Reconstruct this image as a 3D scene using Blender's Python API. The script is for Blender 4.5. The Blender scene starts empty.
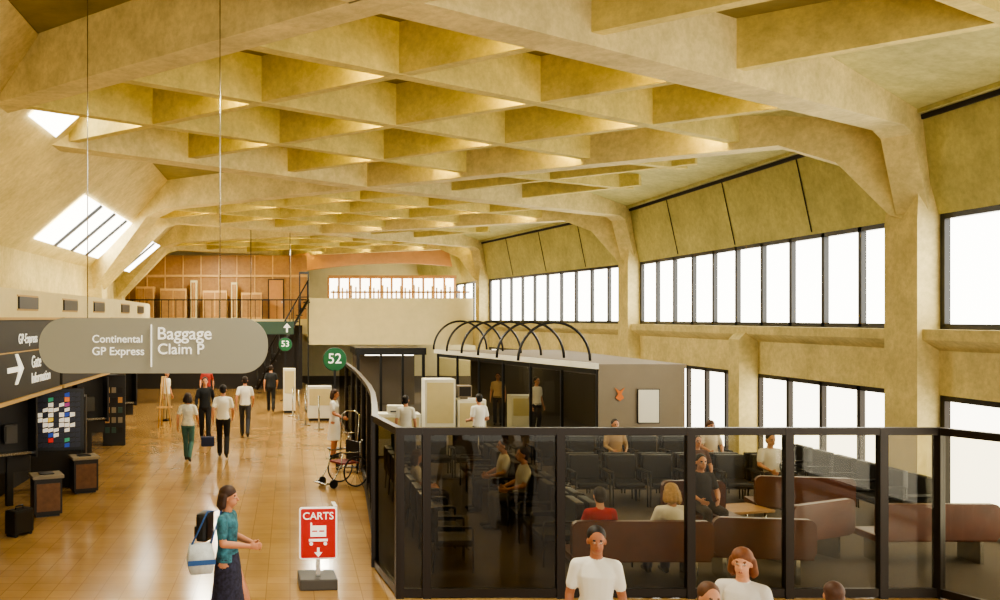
import bpy, bmesh, math, random
from mathutils import Vector, Matrix
from mathutils.bvhtree import BVHTree
random.seed(4)
SC=bpy.context.scene
COL=SC.collection
def lin(c):
    o=[]
    for v in c:
        v/=255.0
        o.append(v/12.92 if v<=.04045 else ((v+.055)/1.055)**2.4)
    return (o[0],o[1],o[2],1)
def M(name,col,rough=.6,metal=0,noise=0,scale=3,bump=0,emit=0,spec=.5,detail=6,fine=0):
    m=bpy.data.materials.new(name); m.use_nodes=True
    nt=m.node_tree; b=nt.nodes['Principled BSDF']
    c=lin(col)
    b.inputs['Base Color'].default_value=c
    b.inputs['Roughness'].default_value=rough
    b.inputs['Metallic'].default_value=metal
    b.inputs['Specular IOR Level'].default_value=spec
    if noise or bump:
        tc=nt.nodes.new('ShaderNodeTexCoord'); n=nt.nodes.new('ShaderNodeTexNoise')
        n.inputs['Scale'].default_value=scale; n.inputs['Detail'].default_value=detail
        n.inputs['Roughness'].default_value=.65
        nt.links.new(tc.outputs['Object'],n.inputs['Vector'])
        if noise:
            r=nt.nodes.new('ShaderNodeValToRGB')
            r.color_ramp.elements[0].position=.3; r.color_ramp.elements[1].position=.72
            r.color_ramp.elements[0].color=tuple(x*(1-noise) for x in c[:3])+(1,)
            r.color_ramp.elements[1].color=tuple(min(1,x*(1+noise*.6)) for x in c[:3])+(1,)
            nt.links.new(n.outputs['Fac'],r.inputs['Fac'])
            if fine:
                n2=nt.nodes.new('ShaderNodeTexNoise'); n2.inputs['Scale'].default_value=fine; n2.inputs['Detail'].default_value=8; n2.inputs['Roughness'].default_value=.75
                nt.links.new(tc.outputs['Object'],n2.inputs['Vector'])
                r2=nt.nodes.new('ShaderNodeValToRGB'); r2.color_ramp.elements[0].position=.35; r2.color_ramp.elements[0].color=(.72,.72,.7,1); r2.color_ramp.elements[1].position=.6; r2.color_ramp.elements[1].color=(1,1,1,1)
                nt.links.new(n2.outputs['Fac'],r2.inputs['Fac'])
                mm=nt.nodes.new('ShaderNodeMix'); mm.data_type='RGBA'; mm.blend_type='MULTIPLY'; mm.inputs[0].default_value=.75
                nt.links.new(r.outputs['Color'],mm.inputs[6]); nt.links.new(r2.outputs['Color'],mm.inputs[7]); nt.links.new(mm.outputs[2],b.inputs['Base Color'])
            else: nt.links.new(r.outputs['Color'],b.inputs['Base Color'])
        if bump:
            bp=nt.nodes.new('ShaderNodeBump'); bp.inputs['Strength'].default_value=bump; bp.inputs['Distance'].default_value=.02
            nt.links.new(n.outputs['Fac'],bp.inputs['Height']); nt.links.new(bp.outputs['Normal'],b.inputs['Normal'])
    if emit:
        b.inputs['Emission Color'].default_value=c
        b.inputs['Emission Strength'].default_value=emit
    return m
def glassmat(name,tint,refl=.08):
    m=bpy.data.materials.new(name); m.use_nodes=True; nt=m.node_tree
    nt.nodes.clear()
    out=nt.nodes.new('ShaderNodeOutputMaterial'); mx=nt.nodes.new('ShaderNodeMixShader')
    t=nt.nodes.new('ShaderNodeBsdfTransparent'); g=nt.nodes.new('ShaderNodeBsdfGlossy')
    t.inputs['Color'].default_value=lin(tint); g.inputs['Roughness'].default_value=.02
    mx.inputs[0].default_value=refl
    nt.links.new(t.outputs[0],mx.inputs[1]); nt.links.new(g.outputs[0],mx.inputs[2]); nt.links.new(mx.outputs[0],out.inputs[0])
    return m

class MB:
    def __init__(s): s.bm=bmesh.new(); s.mats=[]
    def mi(s,m):
        if m not in s.mats: s.mats.append(m)
        return s.mats.index(m)
    def _fin(s,faces,m,smooth=False):
        i=s.mi(m)
        for f in faces:
            f.material_index=i; f.smooth=smooth
    def box(s,lo,hi,m,bev=0,mat=None):
        c=[(a+b)/2 for a,b in zip(lo,hi)]; d=[abs(b-a) for a,b in zip(lo,hi)]
        mt=Matrix.Translation(c)@Matrix.Diagonal((d[0],d[1],d[2],1))
        if mat: mt=mat@mt
        r=bmesh.ops.create_cube(s.bm,size=1,matrix=mt); vs=r['verts']
        if bev:
            es=list({e for v in vs for e in v.link_edges})
            r=bmesh.ops.bevel(s.bm,geom=es,offset=bev,segments=2,affect='EDGES',profile=.7); vs=r['verts']
        s._fin({f for v in vs for f in v.link_faces},m,False); return s
    def cyl(s,a,b,r1,m,r2=None,seg=14,smooth=True):
        a=Vector(a); b=Vector(b); d=b-a
        if r2 is None: r2=r1
        q=Vector((0,0,1)).rotation_difference(d.normalized()).to_matrix().to_4x4()
        r=bmesh.ops.create_cone(s.bm,cap_ends=True,segments=seg,radius1=r1,radius2=r2,depth=d.length,matrix=Matrix.Translation((a+b)/2)@q)
        fs={f for v in r['verts'] for f in v.link_faces}
        s._fin(fs,m,smooth)
        for f in fs:
            if len(f.verts)>4: f.smooth=False
        return s
    def ell(s,c,r,m,rot=None,sub=2):
        n=12 if sub==2 else 20; k=n//2; c=Vector(c); fs=[]
        def P(x,y,z):
            v=Vector((x*r[0],y*r[1],z*r[2]))
            if rot: v=rot@v
            return s.bm.verts.new(c+v)
        top=P(0,0,1); bot=P(0,0,-1)
        R=[[P(math.sin(math.pi*i/k)*math.cos(2*math.pi*j/n),math.sin(math.pi*i/k)*math.sin(2*math.pi*j/n),math.cos(math.pi*i/k)) for j in range(n)] for i in range(1,k)]
        for j in range(n):
            fs.append(s.bm.faces.new((top,R[0][j],R[0][(j+1)%n]))); fs.append(s.bm.faces.new((bot,R[-1][(j+1)%n],R[-1][j])))
        for A,B in zip(R,R[1:]):
            for j in range(n): fs.append(s.bm.faces.new((A[j],B[j],B[(j+1)%n],A[(j+1)%n])))
        s._fin(fs,m,True); return s
    def rcone(s,a,b,ra,rb,m):
        s.ell(a,(ra,)*3,m); s.ell(b,(rb,)*3,m)
        if (Vector(b)-Vector(a)).length>1e-4: s.cyl(a,b,ra,m,rb,16)
        return s
    def tube(s,pts,r,m,closed=False,seg=8):
        pts=[Vector(p) for p in pts]; n=len(pts); rings=[]; fs=[]
        up=None
        for i,p in enumerate(pts):
            if closed: d=pts[(i+1)%n]-pts[i-1]
            else: d=pts[min(i+1,n-1)]-pts[max(i-1,0)]
            d.normalize()
            if up is None: up=d.orthogonal().normalized()
            up=(up-d*up.dot(d)).normalized()
            v=d.cross(up)
            rings.append([s.bm.verts.new(p+(up*math.cos(t)+v*math.sin(t))*r) for t in [2*math.pi*j/seg for j in range(seg)]])
        for i in range(n if closed else n-1):
            A=rings[i]; B=rings[(i+1)%n]
            for j in range(seg): fs.append(s.bm.faces.new((A[j],A[(j+1)%seg],B[(j+1)%seg],B[j])))
        if not closed:
            fs.append(s.bm.faces.new(rings[0][::-1])); fs.append(s.bm.faces.new(rings[-1]))
        s._fin(fs,m,True); return s
    def poly(s,pts,m):
        s._fin([s.bm.faces.new([s.bm.verts.new(p) for p in pts])],m); return s
    def prism(s,pts,vec,m):
        vec=Vector(vec)
        a=[s.bm.verts.new(p) for p in pts]; b=[s.bm.verts.new(Vector(p)+vec) for p in pts]
        fs=[s.bm.faces.new(a),s.bm.faces.new(b[::-1])]; n=len(a)
        for i in range(n): fs.append(s.bm.faces.new((a[i],b[i],b[(i+1)%n],a[(i+1)%n])))
        s._fin(fs,m); return s
    def loft(s,rings,m,smooth=True):
        R=[[s.bm.verts.new(p) for p in r] for r in rings]; n=len(R[0]); fs=[]
        for A,B in zip(R,R[1:]):
            for j in range(n): fs.append(s.bm.faces.new((A[j],A[(j+1)%n],B[(j+1)%n],B[j])))
        fs.append(s.bm.faces.new(R[0][::-1])); fs.append(s.bm.faces.new(R[-1])); s._fin(fs,m,smooth); return s
    def mesh(s,name):
        bmesh.ops.recalc_face_normals(s.bm,faces=s.bm.faces)
        me=bpy.data.meshes.new(name); s.bm.to_mesh(me)
        for m in s.mats: me.materials.append(m)
        return me
def props(o,label=None,cat=None,group=None,kind=None):
    if label: o['label']=label
    if cat: o['category']=cat
    if group: o['group']=group
    if kind: o['kind']=kind
def single(name,mb,label=None,cat=None,group=None,kind=None,loc=None):
    me=mb.mesh(name)
    o=bpy.data.objects.new(name,me)
    if loc is None and len(me.vertices):
        xs=[v.co for v in me.vertices]
        c=Vector(((min(v.x for v in xs)+max(v.x for v in xs))/2,(min(v.y for v in xs)+max(v.y for v in xs))/2,min(v.z for v in xs)))
        me.transform(Matrix.Translation(-c)); o.location=c
    elif loc is not None: o.location=loc
    COL.objects.link(o); props(o,label,cat,group,kind); return o
def child(name,mb,parent,label=None):
    o=bpy.data.objects.new(name,mb.mesh(name)); o.parent=parent; COL.objects.link(o)
    if label: o['label']=label
    return o
def thing(name,label,cat,loc,rot,parts,group=None,kind=None):
    e=bpy.data.objects.new(name,None); e.empty_display_size=.2
    e.location=loc; e.rotation_euler=(0,0,math.radians(rot)); COL.objects.link(e); props(e,label,cat,group,kind)
    for p in parts:
        c=child(p[0],p[1],e,p[2] if len(p)>2 else None)
        if len(p)>3:
            for q in p[3]: child(q[0],q[1],c,q[2] if len(q)>2 else None)
    return e
def dup(e,loc,rot,label=None):
    def cp(o,par):
        n=o.copy(); COL.objects.link(n); n.parent=par
        for ch in o.children: cp(ch,n)
        return n
    n=cp(e,None); n.location=loc; n.rotation_euler=(0,0,math.radians(rot))
    if label: n['label']=label
    return n
def text(s,width,mat,parent,loc,rot=(90,0,0),name='lettering',height=None,align='l'):
    cu=bpy.data.curves.new('t','FONT'); cu.body=s; cu.extrude=.01; cu.size=1; cu.offset=.006
    o=bpy.data.objects.new('t',cu); COL.objects.link(o)
    dg=bpy.context.evaluated_depsgraph_get(); me=bpy.data.meshes.new_from_object(o.evaluated_get(dg))
    bpy.data.objects.remove(o)
    xs=[v.co.x for v in me.vertices]; ys=[v.co.y for v in me.vertices]
    x0=min(xs); w=max(xs)-x0; y0=min(ys); h=max(ys)-y0
    k=width/w; ky=k if height is None else height/h
    for v in me.vertices:
        v.co.x=(v.co.x-x0-(w/2 if align=='c' else 0))*k; v.co.y=(v.co.y)*ky; v.co.z=v.co.z*.3
    me.materials.clear(); me.materials.append(mat)
    n=bpy.data.objects.new(name,me); n.parent=parent; n.location=loc; n.rotation_euler=[math.radians(a) for a in rot]
    COL.objects.link(n); return n

# ---------------- materials
conc=M('concrete_cream',(224,206,146),.88,noise=.22,scale=1.5,bump=.3,fine=9)
concrib=M('concrete_rib',(216,198,120),.88,noise=.24,scale=1.8,bump=.3,fine=10)
concg=M('concrete_soffit',(204,196,134),.9,noise=.24,scale=1.1,fine=8)
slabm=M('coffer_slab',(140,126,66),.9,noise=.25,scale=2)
black=M('black_metal',(18,16,14),.35)
dbrown=M('bronze_frame',(34,26,20),.35,metal=.3)
steel=M('chrome',(190,190,185),.22,metal=1)
dsteel=M('dark_steel',(60,58,55),.35,metal=.8)
carpet=M('carpet',(84,74,62),.95,noise=.3,scale=25)
wallm=M('wall_paint',(216,202,154),.8,noise=.08,scale=2)
taupe=M('taupe_panel',(140,128,110),.7,noise=.06,scale=2)
daylight=M('daylight_pane',(255,252,240),.4,emit=7.0)
daylow=M('daylight_low',(255,248,228),.4,emit=5)
white=M('white_laminate',(236,232,216),.45)
offw=M('lamp_white',(240,235,215),.5,emit=6)
wood=M('oak_wood',(170,128,80),.5,noise=.2,scale=6)
wood2=M('light_wood',(212,172,112),.5,noise=.15,scale=6)
leather=M('brown_leather',(88,44,26),.36,noise=.25,scale=5)
vinyl=M('black_vinyl',(20,18,18),.45)
greyvin=M('grey_vinyl',(78,74,70),.5)
tubem=M('fluorescent_tube',(252,226,104),.4,emit=100)
signgrey=M('sign_grey',(152,150,134),.55)
signblk=M('sign_black',(34,30,27),.5)
tan=M('tan_strip',(182,150,96),.6)
wtext=M('white_lettering',(245,243,232),.5,emit=.5)
green=M('green_sign',(18,92,54),.5)
teal=M('teal_sign',(52,78,70),.5)
red=M('red_sign',(196,26,26),.45)
orange=M('orange_panel',(192,142,92),.6,noise=.12,scale=3)
dark=M('dark_interior',(44,39,36),.8)
dwall=M('booth_backwall',(104,94,80),.8)
rubber=M('rubber',(20,20,20),.7)
glass=glassmat('clear_glass',(236,234,224),.02)
glassd=glassmat('smoked_glass',(194,188,172),.03)
tile=bpy.data.materials.new('floor_tile'); tile.use_nodes=True
nt=tile.node_tree; b=nt.nodes['Principled BSDF']; tc=nt.nodes.new('ShaderNodeTexCoord')
br=nt.nodes.new('ShaderNodeTexBrick'); br.offset=0
br.inputs['Color1'].default_value=lin((196,158,104)); br.inputs['Color2'].default_value=lin((186,148,95)); br.inputs['Mortar'].default_value=lin((166,131,84))
br.inputs['Scale'].default_value=1; br.inputs['Mortar Size'].default_value=.006; br.inputs['Brick Width'].default_value=.3; br.inputs['Row Height'].default_value=.3
no=nt.nodes.new('ShaderNodeTexNoise'); no.inputs['Scale'].default_value=.8; no.inputs['Detail'].default_value=7
rp=nt.nodes.new('ShaderNodeValToRGB'); rp.color_ramp.elements[0].position=.3; rp.color_ramp.elements[0].color=(.7,.66,.6,1); rp.color_ramp.elements[1].position=.7; rp.color_ramp.elements[1].color=(1,1,1,1)
mx=nt.nodes.new('ShaderNodeMix'); mx.data_type='RGBA'; mx.blend_type='MULTIPLY'; mx.inputs[0].default_value=1
nt.links.new(tc.outputs['Object'],br.inputs['Vector']); nt.links.new(tc.outputs['Object'],no.inputs['Vector']); nt.links.new(no.outputs['Fac'],rp.inputs['Fac'])
nt.links.new(br.outputs['Color'],mx.inputs[6]); nt.links.new(rp.outputs['Color'],mx.inputs[7]); nt.links.new(mx.outputs[2],b.inputs['Base Color'])
b.inputs['Roughness'].default_value=.16; b.inputs['Specular IOR Level'].default_value=.6

# ---------------- plan
RP=[(10.8,-3),(10.95,15.6),(10.95,28.6),(8.9,41),(7.8,54)]
LP=[(-6.4,-3),(-6.4,15.6),(-6.4,29),(-8.0,41),(-10.5,54)]
Rc=[(10.8,1.5),(10.95,15.6),(10.95,28.6),(8.9,41),(7.8,54)]
Lc=[(-6.4,1.5),(-6.4,15.6),(-6.4,29),(-8.0,41),(-10.5,54)]
def isect(a,b,c,d):
    a,b,c,d=map(Vector,(a,b,c,d)); r=b-a; s=d-c
    t=((c-a).x*s.y-(c-a).y*s.x)/(r.x*s.y-r.y*s.x); return a+r*t
Cc=[isect(Rc[i],Lc[i+1],Lc[i],Rc[i+1]) for i in range(4)]
Cc[0]=Vector((.95,9.3)); Cc[1]=Vector((1.9,22.6))
def normals(P,side):
    N=[]
    for i in range(len(P)):
        a=Vector(P[max(i-1,0)]); b_=Vector(P[min(i+1,len(P)-1)]); d=(b_-a).normalized()
        N.append(Vector((d.y,-d.x))*side)
    return N
def sweep(mb,P,side,prof,m):
    N=normals(P,side); rings=[]
    for p,n in zip(P,N):
        rings.append([(p[0]+n.x*o,p[1]+n.y*o,z) for o,z in prof])
    mb.loft(rings,m,False)
def obox(mb,p0,p1,z0,z1,o0,o1,side,m):
    a=Vector(p0); b_=Vector(p1); d=(b_-a).normalized(); n=Vector((d.y,-d.x))*side
    mb.prism([(a+n*o0).to_3d()+Vector((0,0,z0)),(b_+n*o0).to_3d()+Vector((0,0,z0)),(b_+n*o1).to_3d()+Vector((0,0,z0)),(a+n*o1).to_3d()+Vector((0,0,z0))],(0,0,z1-z0),m)

fb=MB()
edge=[(9.2,10.2),(8.1,11.1),(1.35,11.1),(1.2,12.5),(1.6,20),(1.7,28),(1.4,42),(0,54)]
fb.poly([(-13,-3,0),(13,-3,0),(13,10.2,0)]+[(x,y,0) for x,y in edge]+[(-13,54,0)],tile)
fb.poly([(13,10.2,0),(13,54,0)]+[(x,y,0) for x,y in edge[::-1]],carpet)
single('floor',fb,'tan polished tile with dark carpet in the lounge','floor',kind='structure',loc=(0,0,0))
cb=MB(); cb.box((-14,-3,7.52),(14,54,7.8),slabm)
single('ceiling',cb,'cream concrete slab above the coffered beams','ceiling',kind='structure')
w=MB()
sweep(w,RP,1,[(-.28,3.26),(-.28,3.08),(0,2.9),(0,2.15),(.3,2.15),(.3,3.26)],conc)
sweep(w,RP,1,[(0,5.2),(-.35,6.86),(-.5,6.86),(-.5,6.93),(-3.4,7.5),(-3.4,7.51),(.3,7.51),(.3,5.2)],concg)
sweep(w,RP,1,[(-.33,6.78),(-.38,6.78),(-.4,6.85),(-.34,6.85)],dark)
for i in range(3):
    a=Vector(RP[i]); c=Vector(RP[i+1])
    for f in (.25,.5,.75):
        p=a.lerp(c,f); d=(c-a).normalized(); n=Vector((d.y,-d.x))
        q0=p.to_3d()+Vector((0,0,5.25))-n.to_3d()*.02; q1=(p-n*.35).to_3d()+Vector((0,0,6.8))
        d3=d.to_3d()*.015
        w.prism([q0-d3,q1-d3,q1+d3,q0+d3],n.to_3d()*-.01,dark)
single('wall_right',w,'cream concrete spandrel and sloped upper wall','wall',kind='structure')
w=MB()
sweep(w,LP,-1,[(.3,0),(0,0),(0,5.05),(-1.7,6.5),(-2.8,7.5),(-2.8,7.51),(.3,7.51)],conc)
single('wall_left',w,'cream concrete wall leaning inward at the top','wall',kind='structure')
w=MB(); w.box((-14,53.6,0),(14,54,7.5),wallm); single('wall_far',w,'cream end wall of the hall','wall',kind='structure')

wn=[0]
def winband(P0,P1,z0,z1,n,side,pane,off=.1,inset=(.5,.5),fr=black,t=.05):
    wn[0]+=1
    a=Vector(P0); b_=Vector(P1); d=(b_-a).normalized(); a=a+d*inset[0]; b_=b_-d*inset[1]
    mb=MB(); obox(mb,a,b_,z0,z1,off,off+.03,side,pane)
    L=(b_-a).length
    for i in range(n+1):
        p=a+d*(L*i/n); obox(mb,p-d*t,p+d*t,z0,z1,off-.1,off+.06,side,fr)
    obox(mb,a,b_,z0,z0+.09,off-.1,off+.06,side,fr); obox(mb,a,b_,z1-.09,z1,off-.1,off+.06,side,fr)
    return single('window_%d'%wn[0],mb,'band of bright daylight panes in dark frames','window',kind='structure')
winband((10.83,0),RP[1],3.26,5.2,9,1,daylight)
winband(RP[1],RP[2],3.26,5.2,10,1,daylight)
winband(RP[2],RP[3],3.26,5.2,10,1,daylight)
winband(RP[3],RP[4],3.26,5.2,8,1,daylight)
winband((10.83,0),RP[1],.1,2.15,6,1,daylow,fr=dbrown)
mid=((10.95),21.3)
winband(RP[1],mid,.1,2.15,4,1,daylow,inset=(.5,.25),fr=dbrown)
winband(mid,RP[2],.1,2.15,6,1,daylow,inset=(.25,.5),fr=dbrown)
winband(RP[2],RP[3],.1,2.15,7,1,daylow,fr=dbrown)
w=MB(); w.prism([(10.95,21.05,0),(10.95,21.55,0),(10.5,21.55,0),(10.5,21.05,0)],(0,0,2.95),conc)
w.prism([(10.95,21.05,2.95),(10.5,21.05,2.95),(10.8,21.05,3.25),(10.95,21.05,3.25)],(0,.5,0),conc)
single('trim_3',w,'short cream concrete pilaster between lower windows','pilaster',kind='structure')
def slopewin(y0,y1,o0,o1,z0,z1,n,x0=-6.4):
    wn[0]+=1; mb=MB()
    A=Vector((x0+o0,y0,z0)); B=Vector((x0+o1,y0,z1)); V=Vector((0,y1-y0,0)); nrm=Vector(((z1-z0),0,-(o1-o0))).normalized()
    A=A+nrm*.03;B=B+nrm*.03
    mb.prism([A,B,B+V,A+V],nrm*.02,daylight)
    vv=V.normalized()
    def bar(p,q,wv):
        mb.prism([p-wv*.06,q-wv*.06,q+wv*.06,p+wv*.06],nrm*.08,black)
    for i in range(1 if n>2 else 0,n):
        if n==1: continue
        p=A+V*(i/n); bar(p,p+(B-A),vv)
    return single('window_%d'%wn[0],mb,'slanted skylight with dark mullions','window',kind='structure')
slopewin(21.2,28.2,.35,1.55,5.35,6.37,4)
slopewin(14.9,16.6,2.05,2.65,6.82,7.36,1)
slopewin(31.6,36.5,.35-.5,1.6-.5,5.35,6.41,3)

for i in range(4):
    for side,(cx,cy) in (('R',Rc[i]),('L',Lc[i])):
        hw=.5 if side=='R' else .42
        if side=='R': cx+=.13
        zt=5.1 if side=='R' else 4.2
        def ring(z,a,b_): return [(cx-a,cy-b_,z),(cx+a,cy-b_,z),(cx+a,cy+b_,z),(cx-a,cy+b_,z)]
        mb=MB(); mb.loft([ring(0,hw,.42),ring(zt,hw,.42),ring(6.7,.36,.3),ring(7.5,.36,.3)],conc,False)
        single('concrete_column',mb,'board-marked cream concrete column flaring into roof beams','column',group='concrete columns along the hall')
profRn=[(0,5.05),(.03,5.25),(.075,6.5),(.1,6.62),(1.0,6.7)]
profRf=[(0,5.05),(.04,5.25),(.11,6.25),(.19,6.66),(1.0,6.7)]
profLn=[(0,4.2),(.04,4.4),(.27,6.5),(.34,6.7),(1.0,6.7)]
profLs=[(0,4.2),(.03,4.4),(.14,6.5),(.18,6.7),(1.0,6.7)]
def beam(A,B,prof,wd,top,m,name,label,group):
    A=Vector(A);B=Vector(B); d=B-A; n=Vector((d.y,-d.x)).normalized()*wd/2
    mb=MB(); rings=[]
    for t,z in prof:
        p=A+d*t
        rings.append([(p.x-n.x,p.y-n.y,z),(p.x+n.x,p.y+n.y,z),(p.x+n.x,p.y+n.y,top),(p.x-n.x,p.y-n.y,top)])
    mb.loft(rings,m,False)
    single(name,mb,label,'beam',group=group)
for i in range(4):
    beam(Rc[i],Cc[i],profRf,.5,7.52,conc,'ceiling_beam','deep cream concrete girder haunched down to a column','diagonal roof girders')
    beam(Lc[i],Cc[i],profLs if i<2 else profLn,.5,7.52,conc,'ceiling_beam','deep cream concrete girder haunched down to a column','diagonal roof girders')
    if i>0:
        beam(Rc[i],Cc[i-1],profRn,.5,7.52,conc,'ceiling_beam','deep cream concrete girder haunched down to a column','diagonal roof girders')
        beam(Lc[i],Cc[i-1],profLs if i<2 else profLn,.5,7.52,conc,'ceiling_beam','deep cream concrete girder haunched down to a column','diagonal roof girders')
    c=Cc[i]
    single('beam_crossing',MB().prism([(c.x,c.y-.3,6.695),(c.x+.34,c.y,6.695),(c.x,c.y+.3,6.695),(c.x-.34,c.y,6.695)],(0,0,.8),conc),'solid concrete node where roof girders cross','beam',group='girder crossings')
lamp0=None
RG='coffer ribs of the ceiling'; RL='shallow cream concrete coffer rib'
for q in range(1,4):
    near,r,far,l=Cc[q-1],Vector(Rc[q]),Cc[q],Vector(Lc[q])
    n=4
    for i in range(1,n):
        s=i/n
        beam(near.lerp(l,s),r.lerp(far,s),[(0,6.8),(1,6.8)],.2,7.52,concrib,'ceiling_rib',RL,RG)
        beam(near.lerp(r,s),l.lerp(far,s),[(0,6.81),(1,6.81)],.2,7.52,concrib,'ceiling_rib',RL,RG)
    e1=(r-near).normalized()
    ang=math.degrees(math.atan2(e1.y,e1.x))
    for i in range(n):
        for j in range(n):
            s=(i+1)/n; t=j/n
            a=near.lerp(r,s); b_=l.lerp(far,s); p=a.lerp(b_,t)
            u=(b_-a).normalized()
            p=p+u*(.19 if j>0 else .36)-e1*(.42 if i<n-1 else .6)
            if p.x>9.0 or p.x<-3.9+(-.8 if q==3 else 0): continue
            if lamp0 is None:
                hb=MB().box((-.3,-.06,.03),(.3,.04,.07),concrib).box((-.02,-.02,.07),(.02,.02,.5),concrib)
                tb=MB().cyl((-.28,0,0),(.28,0,0),.024,tubem,seg=8)
                lamp0=thing('fluorescent_lamp','yellow fluorescent strip tucked behind a coffer rib','ceiling lamp',(p.x,p.y,6.98),ang,[('housing',hb),('tube',tb,'glowing yellow tube')],group='coffer lamps')
            else: dup(lamp0,(p.x,p.y,6.98),ang)
for i in range(3):
    C_=Cc[i]; a=Vector(Rc[i]); c=Vector(Rc[i+1])
    for f in (.25,.5):
        L=.8-f
        beam(C_+(a-C_)*f,C_+(a-C_)*f+(c-C_)*L,[(0,6.82),(1,6.9)],.2,7.52,concrib,'ceiling_rib',RL,RG)
        beam(C_+(c-C_)*f,C_+(c-C_)*f+(a-C_)*L,[(0,6.83),(1,6.91)],.2,7.52,concrib,'ceiling_rib',RL,RG)

fas=[(-4.4,5),(-4.4,15.6),(-4.4,24),(-4.7,30),(-5.6,36),(-6.6,42)]
w=MB(); sweep(w,fas,-1,[(0,3.45),(0,3.92),(.12,3.92),(2.1,3.92),(2.1,2.12),(0,2.12)],wallm)
single('trim_1',w,'cream parapet band above the shop fronts','trim',kind='structure')
w=MB(); sweep(w,[(-5.6,5),(-5.6,24),(-6.0,30),(-7.2,42)],-1,[(0,0),(0,2.12),(.2,2.12),(.2,0)],dark)
single('wall_shops',w,'dark recessed shop front wall','wall',kind='structure')
for y in (11.6,15.1,18,20.7,24,27.3):
    mb=MB().box((-.02,-.55,0),(.04,.55,.2),black).box((-.03,-.6,-.03),(.02,.6,.0),tan).box((-.03,-.6,.2),(.02,.6,.23),tan)
    x=-4.41 if y<24.5 else -4.56
    single('air_vent',mb,'dark rectangular vent slot in the parapet','vent',group='parapet vents',loc=(x,y,3.6))
def fsign(y0,y1,label):
    e=bpy.data.objects.new('fascia_sign',None); e.location=(-4.38,(y0+y1)/2,2.12); COL.objects.link(e); props(e,label,'sign')
    h=(y1-y0)/2
    child('panel',MB().box((-.02,-h,.06),(.06,h,1.3),signblk,.01),e)
    child('frame',MB().box((-.02,-h,0),(.1,h,.06),tan).box((-.02,-h,1.3),(.1,h,1.34),tan),e,'tan edge strips')
    return e
e=fsign(12.6,16.9,'dark overhead sign with airline name and gate arrow')
text('GP-Express',1.05,wtext,e,(.07,-.45,.92),(90,0,90))
text('Gate',.55,wtext,e,(.07,.28,.5),(90,0,90)); text('Information',1.15,wtext,e,(.07,.28,.24),(90,0,90))
ar=MB()
ar.box((.06,-1.0,.48),(.075,-.35,.56),wtext); ar.prism([(.06,-.5,.28),(.06,-.18,.52),(.06,-.5,.76),(.06,-.62,.76),(.06,-.4,.52),(.06,-.62,.28)],(.015,0,0),wtext)
child('arrow',ar,e,'white arrow')
child('divider',MB().box((.06,-2.1,.78),(.072,2.1,.8),tan),e)
e=fsign(17.1,21.4,'dark overhead sign with small white lettering')
text('Gates',.7,wtext,e,(.07,-1.2,.85),(90,0,90)); text('Restrooms',1.2,wtext,e,(.07,-1.2,.4),(90,0,90))
e=fsign(21.7,24,'blank dark fascia panel above shop')

def rounded(w_,h_,r,n=10):
    pts=[]
    for cx,cz,a0 in ((w_/2-r,h_/2-r,0),(-w_/2+r,h_/2-r,90),(-w_/2+r,-h_/2+r,180),(w_/2-r,-h_/2+r,270)):
        for i in range(n+1):
            a=math.radians(a0+90*i/n); pts.append((cx+r*math.cos(a),cz+r*math.sin(a)))
    return pts
e=bpy.data.objects.new('hanging_sign',None); e.location=(-1.48,9.78,3.15); COL.objects.link(e); props(e,'grey rounded hanging sign for airlines and baggage claim','sign')
mb=MB(); mb.prism([(x,-.03,z) for x,z in rounded(2.48,.6,.28)],(0,.06,0),signgrey); child('panel',mb,e)
mb=MB(); mb.box((-.028,-.045,-.23),(-.016,-.028,.23),wtext); child('divider',mb,e)
text('Continental',.54,wtext,e,(-.66,-.032,.035)); text('GP Express',.56,wtext,e,(-.66,-.032,-.1))
text('Baggage',.58,wtext,e,(.05,-.032,.07)); text('Claim P',.5,wtext,e,(.05,-.032,-.09))
child('wire',MB().cyl((-.72,0,.28),(-.72,0,4.36),.006,steel,seg=6),e)
child('wire',MB().cyl((.72,0,.28),(.72,0,4.36),.006,steel,seg=6),e)

e=bpy.data.objects.new('cart_sign',None); e.location=(.36,11.5,0); e.rotation_euler=(0,0,math.radians(4)); COL.objects.link(e); props(e,'red floor sign reading carts with down arrow','sign')
child('backing',MB().prism([(x,0,z+.7) for x,z in rounded(.48,.66,.03,4)],(0,.03,0),wtext),e,'white backing panel')
child('panel',MB().prism([(x,-.012,z+.7) for x,z in rounded(.445,.625,.02,4)],(0,.012,0),red),e,'red panel')
text('CARTS',.39,wtext,e,(0,-.013,.88),align='c')
mb=MB()
for a in ((-.1,.66,.1,.72),(-.1,.74,.1,.8),(-.1,.66,-.08,.84),(.08,.66,.1,.8),(-.01,.66,.01,.8)):
    mb.box((a[0],-.018,a[1]),(a[2],-.008,a[3]),wtext)
mb.box((-.12,-.018,.6),(.12,-.008,.63),wtext)
for x in (-.09,.09): mb.cyl((x,-.018,.57),(x,-.008,.57),.022,wtext)
child('pictogram',mb,e,'white luggage cart pictogram')
child('arrow',MB().prism([(-.015,-.014,.52),(.015,-.014,.52),(.015,-.014,.46),(.05,-.014,.46),(0,-.014,.4),(-.05,-.014,.46),(-.015,-.014,.46)],(0,-.004,0),wtext),e)
child('side_panel',MB().box((.2,.04,.4),(.25,.3,1.04),white),e,'white return panel')
child('post',MB().box((-.03,0,.08),(.03,.06,.4),steel),e)
child('base',MB().box((-.24,-.12,0),(.24,.35,.14),greyvin,.02),e)

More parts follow.
